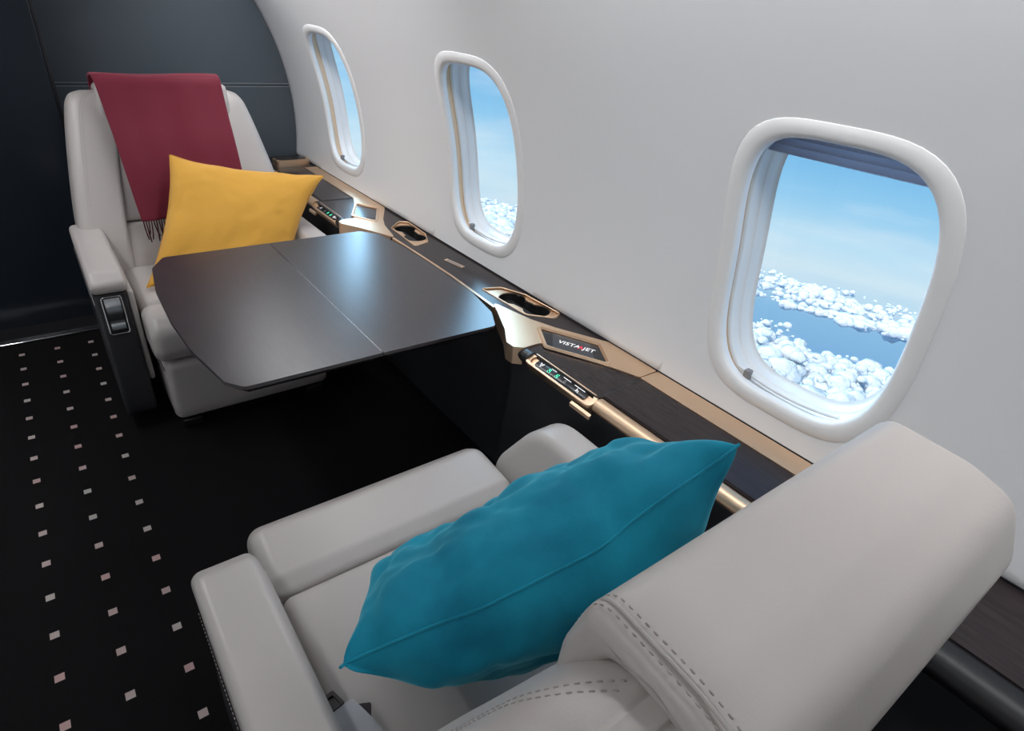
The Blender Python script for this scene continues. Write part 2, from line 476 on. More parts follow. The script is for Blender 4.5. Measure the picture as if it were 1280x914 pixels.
# main worktop outline
o_pts = [q(1.012, -1.6), (XE, -1.6 - LO.y), (XE, 3.70 - LO.y), q(.99, 3.70), q(.99, 2.42), q(1.075, 2.20), q(1.088, 1.9), q(1.088, 1.72), q(1.075, 1.43), q(.995, 1.22), q(.995, .875), q(1.012, .865)]
top = plate('worktop', o_pts, LZ - .03, LZ, 'wood', led, holes=[cup_out, mir(cup_out)], bev=.003)
top.location = (0, 0, 0)
def cup(tf, mname):
    hole = tf(pn); out = tf(cup_out)
    rim = inset(out, .004)
    c = plate('cup_holder', inset(out, .001), LZ - .012, LZ - .004, mname, led, holes=[hole], bev=.001)
    tube('rim', [(p[0], p[1], LZ + .0005) for p in inset(out, .002)], .0028, mname, c, n=8, closed=True)
    loft('well', [[(p[0], p[1], LZ - .0045 - dz) for p in inset(hole, i_)] for i_, dz in ((-.0005, 0), (0, .004), (.002, .06), (.008, .068))], 'well', c, cap=(False, True))
cup(lambda p: p, 'gold'); cup(mir, 'gold')
# charging port
ub = plate('charging_port', fillet([q(1.141, 1.872), q(1.158, 1.876), q(1.176, 1.778), q(1.158, 1.772)], .002), LZ, LZ + .0015, 'gold', led)
plate('socket', fillet([q(1.146, 1.862), q(1.156, 1.865), q(1.169, 1.788), q(1.160, 1.785)], .002), LZ + .0015, LZ + .002, 'clip', ub)
# gold strip by the table's inner edge
eg = [q(1.082, 2.17), q(1.0855, 1.9), q(1.0855, 1.72), q(1.073, 1.44)]
ts = loft('edge_strip', [[(p[0] - .006, p[1], LZ + .001), (p[0] + .004, p[1], LZ + .001), (p[0] + .004, p[1], LZ - .03), (p[0] - .006, p[1], LZ - .03)] for p in eg], 'gold', led, angle=30)
# screen bezels
bz_out = [q(1.085, 1.47), q(1.058, 1.405), q(1.005, 1.290), q(.962, 1.222), q(.962, 1.19), q(.985, 1.17), q(1.05, 1.170), q(1.10, 1.035), q(1.137, .955), q(1.165, .885), q(1.233, .885), q(1.233, 1.075), q(1.152, 1.225), q(1.118, 1.31)]
scr = [q(1.106, 1.243), q(1.192, 1.077), q(1.139, .985), q(1.052, 1.143)]
def bezel(tf, text):
    hole = tf(fillet(scr, .005, 3))
    b = plate('screen_bezel', tf(fillet(bz_out, [.01, .03, .03, .012, .01, .01, .02, .02, .02, .006, .006, .03, .03, .03], 5)), LZ - .052, LZ + .004, 'gold', led, holes=[hole], bev=.0035, seg=3)
    # raised inner lip round the screen
    big = inset(hole, -.008); K = len(hole)
    rings = [[(p[0], p[1], LZ + z) for p in inset(hole, -i_)] for i_, z in ((.013, .0035), (.010, .009), (.004, .009), (.0, .001))]
    loft('bezel_lip', rings, 'gold', b, cap=(False, False), angle=25)
    s = plate('screen', inset(hole, -.001), LZ - .004, LZ + .0012, 'screen_dark', b)
    a, b1, c1, d1 = [np.array(p) for p in tf(scr)]
    def mixp(t, u): return tuple((1 - u) * ((1 - t) * a + t * b1) + u * ((1 - t) * d1 + t * c1))
    plate('display', [mixp(.22, .03), mixp(.86, .03), mixp(.80, .97), mixp(.10, .97)], LZ + .0012, LZ + .0016, 'screen', s)
    return s, mixp
s1, mp1 = bezel(lambda p: p, True); s2, mp2 = bezel(mir, False)
def text_obj(name, s, m, size, org, ux, uy, z, parent):
    cu = bpy.data.curves.new(name, 'FONT'); cu.body = s; cu.size = size; cu.extrude = .0002; cu.offset = .0002
    cu.align_x = 'LEFT'; cu.align_y = 'CENTER'; cu.space_character = 1.05
    o = bpy.data.objects.new(name, cu); C.objects.link(o)
    bpy.context.view_layer.update()
    me = bpy.data.meshes.new_from_object(o.evaluated_get(bpy.context.evaluated_depsgraph_get()))
    bpy.data.objects.remove(o)
    ux = Vector((*ux, 0)); uy = Vector((*uy, 0))
    xs = [v_.co.x for v_ in me.vertices]
    for v_ in me.vertices:
        p = v_.co.copy(); v_.co = Vector((org[0], org[1], z)) + ux * p.x + uy * p.y + Vector((0, 0, p.z))
    ob = link(name, me, m, parent, smooth=False)
    return ob, max(xs)
a_ = np.array(scr[0]); b_ = np.array(scr[1]); d_ = np.array(scr[3])
ux = (b_ - a_) / np.linalg.norm(b_ - a_); uy = np.array([ux[1] * -1, ux[0]])
if uy.dot(a_ - d_) < 0: uy = -uy
org = np.array(mp1(.26, .46))
t1, w1 = text_obj('lettering', 'VISTA', 'white_mark', .0255, org, ux, uy, LZ + .0019, s1)
o2 = org + ux * (w1 + .0005)
# red slanted strokes between VISTA and JET
def stroke(p0, p1, wd):
    n_ = ux * wd
    return [tuple(p0), tuple(p0 + n_), tuple(p1 + n_), tuple(p1)]
plate('red_chevron', stroke(o2 - uy * .0088 - ux * .006, o2 + uy * .0088 - ux * .0005, .0035), LZ + .0015, LZ + .0022, 'red_mark', s1)
plate('red_chevron', stroke(o2 + uy * .0088 - ux * .0012, o2 - uy * .0088 + ux * .0065, .0035), LZ + .0015, LZ + .0022, 'red_mark', s1)
t2, w2 = text_obj('lettering', 'JET', 'white_mark', .0255, o2 + ux * .009, ux, uy, LZ + .0019, s1)
# metallic strip panel continuing along the wall
def gstrip(tf):
    plate('gold_strip', tf([q(1.165, .883), q(1.233, .883), q(1.233, .24), q(1.165, .24)]), LZ - .02, LZ + .004, 'gold', led, bev=.002)
gstrip(lambda p: p); gstrip(mir)
# dark gasket line between worktop and wall lining
box('gasket', XE - .001, XE + .006, -1.6 - LO.y, 3.72 - LO.y, LZ - .02, LZ + .006, 'black', led, bev=.001)
# flap lid of the armrest store: slightly raised slab with a hair gap
def flap(tf, rx0=1.016, rx1=1.160):
    plate('storage_flap', tf([q(rx0, .868), q(rx1, .875), q(rx1, .27), q(rx0, .27)]), LZ - .01, LZ + .0025, 'wood', led, bev=.0015)
    plate('flap_gap', tf([q(rx0, .874), q(rx1, .881), q(rx1, .868), q(rx0, .868)]), LZ - .001, LZ + .0006, 'black', led)
flap(lambda p: p); flap(mir)
# hand rail with the control pod at its end
def rail(tf, icons):
    def T(x, y, z):
        p = tf([q(x, y)])[0]; return (p[0], p[1], z)
    r = loft('hand_rail', [[T(.993 + .022 * math.cos(a), y, .648 + .020 * math.sin(a)) for a in [2 * PI * k / 20 for k in range(20)]] for y in (.24, .25, .5, .858, .862)], 'gold', led)
    # pod: racetrack in a plane tilted towards the seat
    def TT(p, h):      # p along (x across, y), h height above pod plane
        ang = math.radians(-24)
        x = p[0] * math.cos(ang) ; z = -p[0] * math.sin(ang)
        return T(.984 + x - h * math.sin(-ang) * -1 * -1, p[1], .657 + z * -1 * -1 + h * math.cos(ang) - .0)
    outer = fillet(rect(-.023, .023, .866, 1.143), .022, 8); inner = fillet(rect(-.0135, .0135, .885, 1.122), .013, 8)
    outer = dens(outer, .02)
    # rings with equal counts: sample both by arclength
    def resamp(p, n_):
        P = np.array(p + [p[0]]); l = np.concatenate([[0], np.cumsum(np.linalg.norm(np.diff(P, axis=0), axis=1))]); s = np.linspace(0, l[-1], n_, endpoint=False)
        return [(np.interp(t, l, P[:, 0]), np.interp(t, l, P[:, 1])) for t in s]
    o_ = resamp(fillet(rect(-.023, .023, .866, 1.143), .022, 8), 80)
    i_ = resamp(fillet(rect(-.0125, .0125, .882, 1.124), .0124, 8), 80)
    rings = [[TT(p, -.03) for p in inset(o_, .002)], [TT(p, -.004) for p in o_], [TT(p, 0) for p in inset(o_, .002)], [TT(p, .001) for p in inset(o_, .005)], [TT(p, 0) for p in inset(i_, -.002)], [TT(p, -.007) for p in i_]]
    pod = loft('control_pod', rings, 'gold', led, cap=(True, False), angle=40)
    gl_ = [p for p in resamp(fillet(rect(-.0128, .0128, .902, 1.106), .008, 6), 60)]
    gp = loft('control_panel', [[TT(p, -.007) for p in gl_], [TT(p, -.003) for p in gl_], [TT(p, -.0022) for p in inset(gl_, .0015)]], 'screen_dark', pod)
    loft('pod_tray', [[TT(p, -.0075) for p in inset(i_, -.002)], [TT(p, -.0068) for p in inset(i_, -.002)]], 'gold', pod)
    # glowing icons: small strokes
    def icon(yc_, shp, m):
        v = []; f = []
        for (x0, y0, x1, y1) in shp:
            d = np.array([x1 - x0, y1 - y0]); n_ = np.array([-d[1], d[0]]) / np.linalg.norm(d) * .0009
            k = len(v)
            for (px_, py_) in ((x0 + n_[0], y0 + n_[1]), (x1 + n_[0], y1 + n_[1]), (x1 - n_[0], y1 - n_[1]), (x0 - n_[0], y0 - n_[1])):
                v.append(TT((px_, yc_ + py_), -.0016))
            for (px_, py_) in ((x0 + n_[0], y0 + n_[1]), (x1 + n_[0], y1 + n_[1]), (x1 - n_[0], y1 - n_[1]), (x0 - n_[0], y0 - n_[1])):
                v.append(TT((px_, yc_ + py_), -.0020))
            f += [(k, k + 1, k + 2, k + 3), (k + 4, k + 5, k + 6, k + 7)] + [(k + i, k + (i + 1) % 4, k + 4 + (i + 1) % 4, k + 4 + i) for i in range(4)]
        mesh('icon', v, f, m, gp, smooth=False)
    icon(1.085, [(-.007, .0, .006, .006), (-.007, .0, .006, -.006), (.006, .006, .002, 0), (.006, -.006, .002, 0)], 'white_mark')
    icon(1.050, [(-.007, -.004, .000, -.004), (0, -.004, 0, .003), (0, .003, .006, .003), (-.007, .001, -.003, .006), (.003, -.003, .007, -.001)], 'green_led')
    icon(1.018, [(-.007, -.002, -.001, -.004), (-.001, -.004, 0, .003), (0, .003, .006, .002), (-.006, .003, -.002, .006), (.003, -.004, .007, -.002)], 'green_led')
    icon(.985, [(-.006, -.004, -.006, .005), (-.002, -.004, -.002, .005), (.003, -.004, .003, .005)], 'clip')
    icon(.935, [(-.006, -.004, .0, -.004), (0, -.004, 0, .004), (0, .004, .006, .004), (-.003, .0, -.003, .006)], 'white_mark')
    for ln_ in ((.0092, -.085, .0092, -.045), (.0092, -.03, .0092, .0), (.0092, .03, .0092, .05)): icon(1.0, [ln_], 'white_mark')
    # small latch tongue under the pod
    lt = loft('latch', [[T(x, y, z) for x, z in ((.957, .630), (.964, .634), (.964, .624), (.957, .620))] for y in (.855, .93)], 'gold', led, angle=30)
    # dark rounded end beyond the pod
    loft('rail_end', [[T(.993 + (.024 - e) * math.cos(a), y, .645 + (.022 - e) * math.sin(a)) for a in [2 * PI * k / 20 for k in range(20)]] for y, e in ((1.135, 0), (1.165, .001), (1.185, .006))], 'black', led)
rail(lambda p: p, True); rail(mir, True)
# rear ledge roll: padded dark edge behind the near seat
extr = [(1.012 - LO.x + a, b) for a, b in ()]
rr_ = loft('padded_edge', [[(1.016 - LO.x + .045 * math.cos(a) - .012, y - LO.y, .628 + .034 * math.sin(a)) for a in [2 * PI * k / 24 for k in range(24)]] for y in (-1.6, .235, .24)], 'black', led)
# cabinet bodies under the worktop
def body(name, x0, y0, y1, x1=1.20):
    return box(name, x0 - LO.x, x1 - LO.x, y0 - LO.y, y1 - LO.y, .0, LZ - .031, 'soft_black', led, bev=.004)
def taper_body(name, tf):
    v = []
    for y, z in ((-1.6, 0), (1.275, 0), (1.205, .634), (-1.6, .634)):
        for x in (.985, 1.20):
            p = tf([q(x, y)])[0]; v.append((p[0], p[1], z))
    mesh(name, v, [(0, 2, 4, 6), (1, 3, 5, 7), (0, 1, 3, 2), (2, 3, 5, 4), (4, 5, 7, 6), (6, 7, 1, 0)], 'soft_black', led, smooth=False)
taper_body('side_panel', lambda p: p)
v = [(p[0] - LO.x, p[1] - LO.y, p[2]) for p in [(.985, 2.355, 0), (1.2, 2.355, 0), (.985, 2.425, .634), (1.2, 2.425, .634), (.985, 3.7, 0), (1.2, 3.7, 0), (.985, 3.7, .634), (1.2, 3.7, .634)]]
mesh('side_panel', v, [(0, 1, 3, 2), (4, 5, 7, 6), (0, 2, 6, 4), (1, 3, 7, 5), (2, 3, 7, 6), (0, 1, 5, 4)], 'soft_black', led, smooth=False)
body('bay_panel', 1.12, 1.28, 2.35)
# gold framed tray standing at the bulkhead end
tb = plate('end_tray', fillet([q(1.035, 3.44), q(1.215, 3.44), q(1.225, 3.52), q(1.03, 3.52)], .02), LZ, LZ + .034, 'gold', led, bev=.008, seg=3)
plate('tray_inset', fillet([q(1.05, 3.452), q(1.20, 3.452), q(1.21, 3.51), q(1.045, 3.51)], .015), LZ + .034, LZ + .036, 'wood', tb)
tag(led, 'long dark wood side ledge with champagne metal trim, cup holders and screens under the windows', 'side console')

# ------------------------------------------------------------------ folding table
tab = empty('folding_table', (.6, 1.8, 0))
TO = (.6, 1.8)
tp = [(.262, 1.317), (.228, 1.362), (.196, 1.56), (.186, 1.75), (.190, 1.98), (.213, 2.17), (.262, 2.258), (.975, 2.254), (1.03, 2.19), (1.052, 2.02), (1.056, 1.80), (1.052, 1.55), (1.022, 1.385), (.978, 1.302), (.617, 1.312)]
def side(pts, keep_left):
    out = []
    K = len(pts); xs_ = .6155 if keep_left else .6185
    for i in range(K):
        a, b = pts[i], pts[(i + 1) % K]
        ina = a[0] <= xs_ if keep_left else a[0] >= xs_; inb = b[0] <= xs_ if keep_left else b[0] >= xs_
        if ina: out.append(a)
        if ina != inb:
            t = (xs_ - a[0]) / (b[0] - a[0]); out.append((xs_, a[1] + t * (b[1] - a[1])))
    return out
tpr = fillet(tp, [.02, .03, .1, .1, .1, .06, .02, .02, .06, .1, .1, .1, .06, .02, 0], 6)
for kl in (True, False):
    pl = [(p[0] - TO[0], p[1] - TO[1]) for p in side(tpr, kl)]
    # remove duplicates
    pp = [pl[0]]
    for p in pl[1:]:
        if math.dist(p, pp[-1]) > 1e-4: pp.append(p)
    if math.dist(pp[0], pp[-1]) < 1e-4: pp.pop()
    lf = plate('table_leaf', pp, .672, .682, 'table', tab, bev=.0025, seg=3)
    K = len(pp)
    inn = inset(pp, .012)
    loft('leaf_edge', [[(p[0], p[1], .6722) for p in inset(pp, .003)], [(p[0], p[1], .652) for p in inset(pp, .022)]], 'black', lf, angle=40)
box('centre_seam', .6155 - TO[0], .6185 - TO[0], 1.321 - TO[1], 2.248 - TO[1], .674, .6816, 'chrome', tab, bev=0)
box('support_frame', .50 - TO[0], 1.055 - TO[0], 1.42 - TO[1], 2.15 - TO[1], .615, .650, 'black', tab, bev=.006)
box('slide_arm', 1.0 - TO[0], 1.118 - TO[0], 1.5 - TO[1], 1.56 - TO[1], .56, .63, 'black', tab, bev=.004)
box('slide_arm', 1.0 - TO[0], 1.118 - TO[0], 2.02 - TO[1], 2.08 - TO[1], .56, .63, 'black', tab, bev=.004)
box('release_catch', .94 - TO[0], .975 - TO[0], 1.36 - TO[1], 1.367 - TO[1], .628, .634, 'brushed', tab, bev=.001)
tag(tab, 'dark lacquered two-leaf folding table between the two facing seats', 'table')

# ------------------------------------------------------------------ seats
def seat(name, x, y, rz, sd, buckle):
    """local: front = +y. sd = -1: aisle arm on local -x; +1: on local +x"""
    t = empty(name, (x, y, 0), rz)
    def xx(a, b): return (a, b) if sd < 0 else (-b, -a)
    def sx(a): return a if sd < 0 else -a
    # plinth and lower front panel
    x0, x1 = xx(-.30, .295)
    prof = dens(fillet([(-.30, .05), (.27, .05), (.285, .09), (.292, .30), (-.30, .30)], [.02, .02, .08, .03, .02]), .03)
    extx('front_panel', prof, x0, x1, .03, 'leather', t)
    prof = fillet([(-.34, 0), (.22, 0), (.24, .05), (-.34, .05)], .01)
    extx('base', prof, x0 + .03, x1 - .03, .01, 'black', t)
    box('base_rail', x0 + .02, x0 + .09, -.30, .26, 0, .035, 'black', t, bev=.006)
    box('base_rail', x1 - .09, x1 - .02, -.30, .26, 0, .035, 'black', t, bev=.006)
    # leg rest roll
    x0, x1 = xx(-.322, .292)
    prof = dens(fillet([(.095, .315), (.285, .315), (.318, .36), (.312, .44), (.255, .478), (.12, .468), (.088, .445)], [.02, .03, .05, .06, .05, .03, .02], 6), .02)
    extx('leg_rest', prof, x0, x1, .035, 'leather', t, n=7)
    # seat cushion
    prof = dens(fillet([(-.46, .30), (.078, .30), (.084, .44), (.06, .462), (-.2, .452), (-.46, .445)], [.02, .02, .02, .03, .1, .02], 6), .02)
    extx('seat_cushion', prof, x0 + .008, x1 - .008, .025, 'leather_in', t, n=6)
    # aisle armrest: padded top dropping over the front, black outer case
    a0, a1 = xx(-.452, -.338)
    prof = dens(fillet([(-.50, .53), (.05, .53), (.116, .532), (.122, .57), (.07, .602), (-.50, .612)], [.04, .01, .05, .05, .06, .04], 6), .02)
    o = extx('armrest', prof, a0, a1, .020, 'leather', t, n=7, capin=0)
    # inner cheek strip of leather
    c0, c1 = xx(-.345, -.325)
    prof = fillet([(-.46, .16), (.13, .17), (.135, .20), (.105, .53), (-.46, .53)], .02)
    extx('arm_cheek', prof, c0, c1, .008, 'leather', t, n=4)
    c0, c1 = xx(-.448, -.346)
    prof = fillet([(-.50, .04), (.19, .06), (.175, .16), (.108, .53), (-.50, .53)], [.03, .05, .03, .004, .01])
    sidep = extx('arm_case', prof, c0, c1, .012, 'black_leather', t, n=4)
    xo = sx(-.449)
    stitches('stitching', [(xo, -.48, .492), (xo, .09, .492)], 'white_stitch', sidep, step=.010, ln=.006, r=.0012)
    stitches('stitching', [(sx(-.4535), -.48, .518), (sx(-.4535), .07, .518)], 'stitch', o, step=.009, ln=.005, r=.0010)
    # front latch: chrome frame and curved paddle on the case's sloping front
    nx = sx(-.397)
    A = Vector((0, .106, .535)); B = Vector((0, .153, .285)); dn = (B - A).normalized(); nr = Vector((0, -dn.z, dn.y)) ;
    if nr.y < 0: nr = -nr
    def fp(u, w_, h): p = A + dn * w_ + nr * h; return (nx + u, p.y, p.z)
    ring = fillet(rect(-.030, .030, .015, .150), .008, 4)
    lt = tube('arm_latch', [fp(u, w_, .005) for u, w_ in ring], .0028, 'chrome', t, n=8, closed=True)
    loft('latch_tray', [[fp(u, w_, -.001) for u, w_ in ring], [fp(u, w_, .003) for u, w_ in ring]], 'black', lt, angle=30)
    rg = []
    for k in range(13):
        w_ = .020 + .085 * k / 12; h = .006 + .012 * math.sin(PI * k / 12) ** .8
        rg.append([fp(-.024, w_, h), fp(.024, w_, h), fp(.024, w_, h - .004), fp(-.024, w_, h - .004)])
    loft('latch_paddle', rg, 'brushed', lt, angle=60)
    loft('latch_tab', [[fp(-.022, w_, h), fp(.022, w_, h), fp(.022, w_, h - .006), fp(-.022, w_, h - .006)] for w_, h in ((.108, .008), (.118, .014), (.134, .012))], 'brushed', lt, angle=60)
    # console side armrest, taller rounded front
    a0, a1 = xx(.300, .446)
    def warp(x_, y_, z_):
        u = (x_ - a0) / (a1 - a0); u = u if sd < 0 else 1 - u
        k = (z_ - .40) / .20
        dx_ = (.05 * k * (1 - u)) * (1 if sd < 0 else -1)
        return (x_ + dx_, y_, z_)
    prof = dens(fillet([(-.48, .30), (.235, .30), (.225, .45), (.12, .605), (-.48, .60)], [.08, .07, .08, .13, .08], 8), .02)
    extx('armrest', prof, a0, a1, .030, 'leather', t, n=8, warp=warp)
    # backrest: outer shell with two forward wings and centre cushions
    def wsec(z, w, wd, yb, yf, r):
        pts = fillet([(w - wd, yb), (w, yb), (w, yf), (w - wd, yf)], [.01, r, min(r, wd * .45), .02], 6)
        return pts
    Z = [.30, .50, .62, .75, .86, .95, 1.01, 1.045, 1.072, 1.085]
    wo = [.425, .430, .420, .400, .380, .362, .348, .337, .318, .285]
    yf = [-.30, -.345, -.395, -.455, -.51, -.555, -.585, -.605, -.63, -.66]
    yb = [-.50, -.56, -.61, -.66, -.70, -.73, -.745, -.745, -.735, -.70]
    for sgn in (-1, 1):
        rings = []
        for z, w, a, b in zip(Z, wo, yf, yb):
            wd = max(.10, w - .19) if z > .9 else .17
            rings.append([(sgn * px_, py_, z) for px_, py_ in wsec(z, w, wd, b, a, .05)])
        # densify with smooth interpolation
        dr_ = []
        for i in range(len(rings) - 1):
            n_ = 4
            for k in range(n_):
                s_ = k / n_
                p0 = rings[max(0, i - 1)]; p1 = rings[i]; p2 = rings[i + 1]; p3 = rings[min(len(rings) - 1, i + 2)]
                dr_.append([tuple(.5 * ((2 * b_) + (-a_ + c_) * s_ + (2 * a_ - 5 * b_ + 4 * c_ - d_) * s_ ** 2 + (-a_ + 3 * b_ - 3 * c_ + d_) * s_ ** 3) for a_, b_, c_, d_ in zip(q0, q1, q2, q3)) for q0, q1, q2, q3 in zip(p0, p1, p2, p3)])
        dr_.append(rings[-1])
        wg = loft('backrest_wing', dr_, 'leather', t, angle=60)
        if (sgn < 0) == (sd < 0):
            # double stitched seam along the wing's front edge, laid on its surface
            bv = BVHTree.FromPolygons([v_.co[:] for v_ in wg.data.vertices], [p_.vertices[:] for p_ in wg.data.polygons])
            for off in (.026, .032):
                sp_ = []
                for q_ in dr_[10:]:
                    zz = q_[0][2]; wv = max(abs(a_[0]) for a_ in q_); yv = max(a_[1] for a_ in q_)
                    loc, nn, _, _ = bv.find_nearest(Vector((sgn * (wv - .04), yv + .01 - (off - .03), zz + (off - .03) * .5)))
                    loc2, nn, _, _ = bv.find_nearest(Vector((sgn * (wv - .045 + (off - .03) * 1.6), yv + .004 - (off - .03) * .7, zz)))
                    sp_.append(loc2 + nn * .0004)
                stitches('stitching', sp_, 'stitch', wg, step=.0085, ln=.0045, r=.001)
    # shell back
    prof = dens(fillet([(-.50, .30), (-.58, .55), (-.70, .86), (-.745, .98), (-.735, 1.05), (-.64, 1.06), (-.56, .86), (-.42, .45), (-.40, .30)], .03), .03)
    extx('back_shell', prof, -.30, .30, .02, 'leather', t)
    # centre cushions: lumbar and upper
    prof = dens(fillet([(-.44, .42), (-.325, .42), (-.36, .50), (-.420, .610), (-.48, .605)], [.01, .03, .04, .02, .01], 6), .02)
    extx('lumbar_cushion', prof, -.278, .278, .02, 'leather_in', t)
    prof = dens(fillet([(-.50, .606), (-.425, .612), (-.485, .78), (-.588, 1.00), (-.64, 1.00)], [.01, .02, .06, .02, .01], 6), .02)
    extx('back_cushion', prof, -.275, .275, .02, 'leather_in', t)
    # headrest: thick pad folded over the top of the backrest
    prof = fillet([(-.578, .985), (-.582, 1.045), (-.604, 1.118), (-.700, 1.112), (-.752, 1.095), (-.775, 1.03), (-.768, .90), (-.742, .90), (-.742, 1.02), (-.722, 1.075), (-.675, 1.088), (-.635, 1.082), (-.612, 1.03), (-.615, .985)], [.016, .05, .03, .05, .045, .05, .01, .01, .05, .03, .03, .03, .03, .016], 6)
    hx0, hx1 = xx(-.235, .264)
    hr = extx('headrest', dens(prof, .02), hx0, hx1, .016, 'leather', t, n=5, capin=0)
    # raised seam and two rows of stitches along the aisle end
    outer = [(-.584, 1.045), (-.597, 1.092), (-.613, 1.1165), (-.65, 1.1175), (-.70, 1.1145), (-.735, 1.104), (-.757, 1.083), (-.771, 1.05), (-.776, 1.02), (-.773, .92)]
    def smoothline(p, n_=6):
        P = [np.array(a) for a in p]; o_ = []
        for i in range(len(P) - 1):
            p0 = P[max(0, i - 1)]; p1 = P[i]; p2 = P[i + 1]; p3 = P[min(len(P) - 1, i + 2)]
            for k in range(n_):
                s_ = k / n_; o_.append(.5 * ((2 * p1) + (-p0 + p2) * s_ + (2 * p0 - 5 * p1 + 4 * p2 - p3) * s_ ** 2 + (-p0 + 3 * p1 - 3 * p2 + p3) * s_ ** 3))
        return o_ + [P[-1]]
    ol = smoothline(outer)
    for xo_ in (hx0 + .026, hx0 + .012) if sd < 0 else (hx1 - .026, hx1 - .012):
        stitches('stitching', [(xo_, p[0], p[1] - (0 if abs(xo_ - (hx0 if sd < 0 else hx1)) > .02 else .001)) for p in ol], 'stitch', hr, step=.0085, ln=.0042, r=.0010)
    tube('piping', [(hx0 + .019 if sd < 0 else hx1 - .019, p[0], p[1] - .0008) for p in ol], .0016, 'leather', hr, n=6)
    # seat belt
    if buckle:
        bx, by, bz = -.318, -.232, .472
        def ringbox(cx, cy, cz, w_, l_, h, ang, tilt, m_, nm, par, hole=True):
            c_, s_ = math.cos(ang), math.sin(ang)
            o_ = fillet(rect(-w_ / 2, w_ / 2, -l_ / 2, l_ / 2), .004, 3)
            hs = [fillet(rect(-w_ / 2 + .006, w_ / 2 - .006, -l_ / 2 + .006, l_ / 2 - .010), .002, 2)] if hole else []
            def tf(x_, y_, z_):
                z2 = z_ * math.cos(tilt) + y_ * math.sin(tilt); y2 = y_ * math.cos(tilt) - z_ * math.sin(tilt)
                return (cx + x_ * c_ - y2 * s_, cy + x_ * s_ + y2 * c_, cz + z2)
            return plate(nm, o_, 0, h, m_, par, holes=hs, bev=.001, tf=tf)
        bl = ringbox(bx - .002, by + .035, bz + .010, .038, .042, .006, .15, -.35, 'belt_black', 'belt_buckle', t)
        ringbox(bx - .002, by + .032, bz + .0095, .024, .026, .004, .15, -.35, 'belt_black', 'buckle_bar', bl, False)
        ringbox(bx + .034, by - .006, bz + .014, .036, .026, .006, -.45, .1, 'belt_black', 'buckle_cover', bl, False)
        rg = []
        for k in range(9):
            s_ = k / 8; cx = bx + .010 + .025 * s_; cy = by + .020 - .12 * s_; cz = bz + .018 + .012 * math.sin(PI * s_)
            rg.append([(cx - .022, cy, cz), (cx + .022, cy, cz + .004), (cx + .022, cy, cz + .001), (cx - .022, cy, cz - .003)])
        loft('belt_strap', rg, 'strap', t, angle=60)
        tube('lever', [(sx(-.3235), .075, .492), (sx(-.3235), .13, .486)], .003, 'chrome', t, n=8)
    return t
NS = seat('cabin_seat', .485, .80, 0, -1, True)
tag(NS, 'pale leather cabin seat seen from behind, nearest the camera, holding the teal cushion', 'seat', 'cabin seats facing each other across the table')
FS = seat('cabin_seat', .485, 2.49, PI, 1, False)
tag(FS, 'pale leather cabin seat facing the camera by the dark bulkhead, under the burgundy blanket', 'seat', 'cabin seats facing each other across the table')

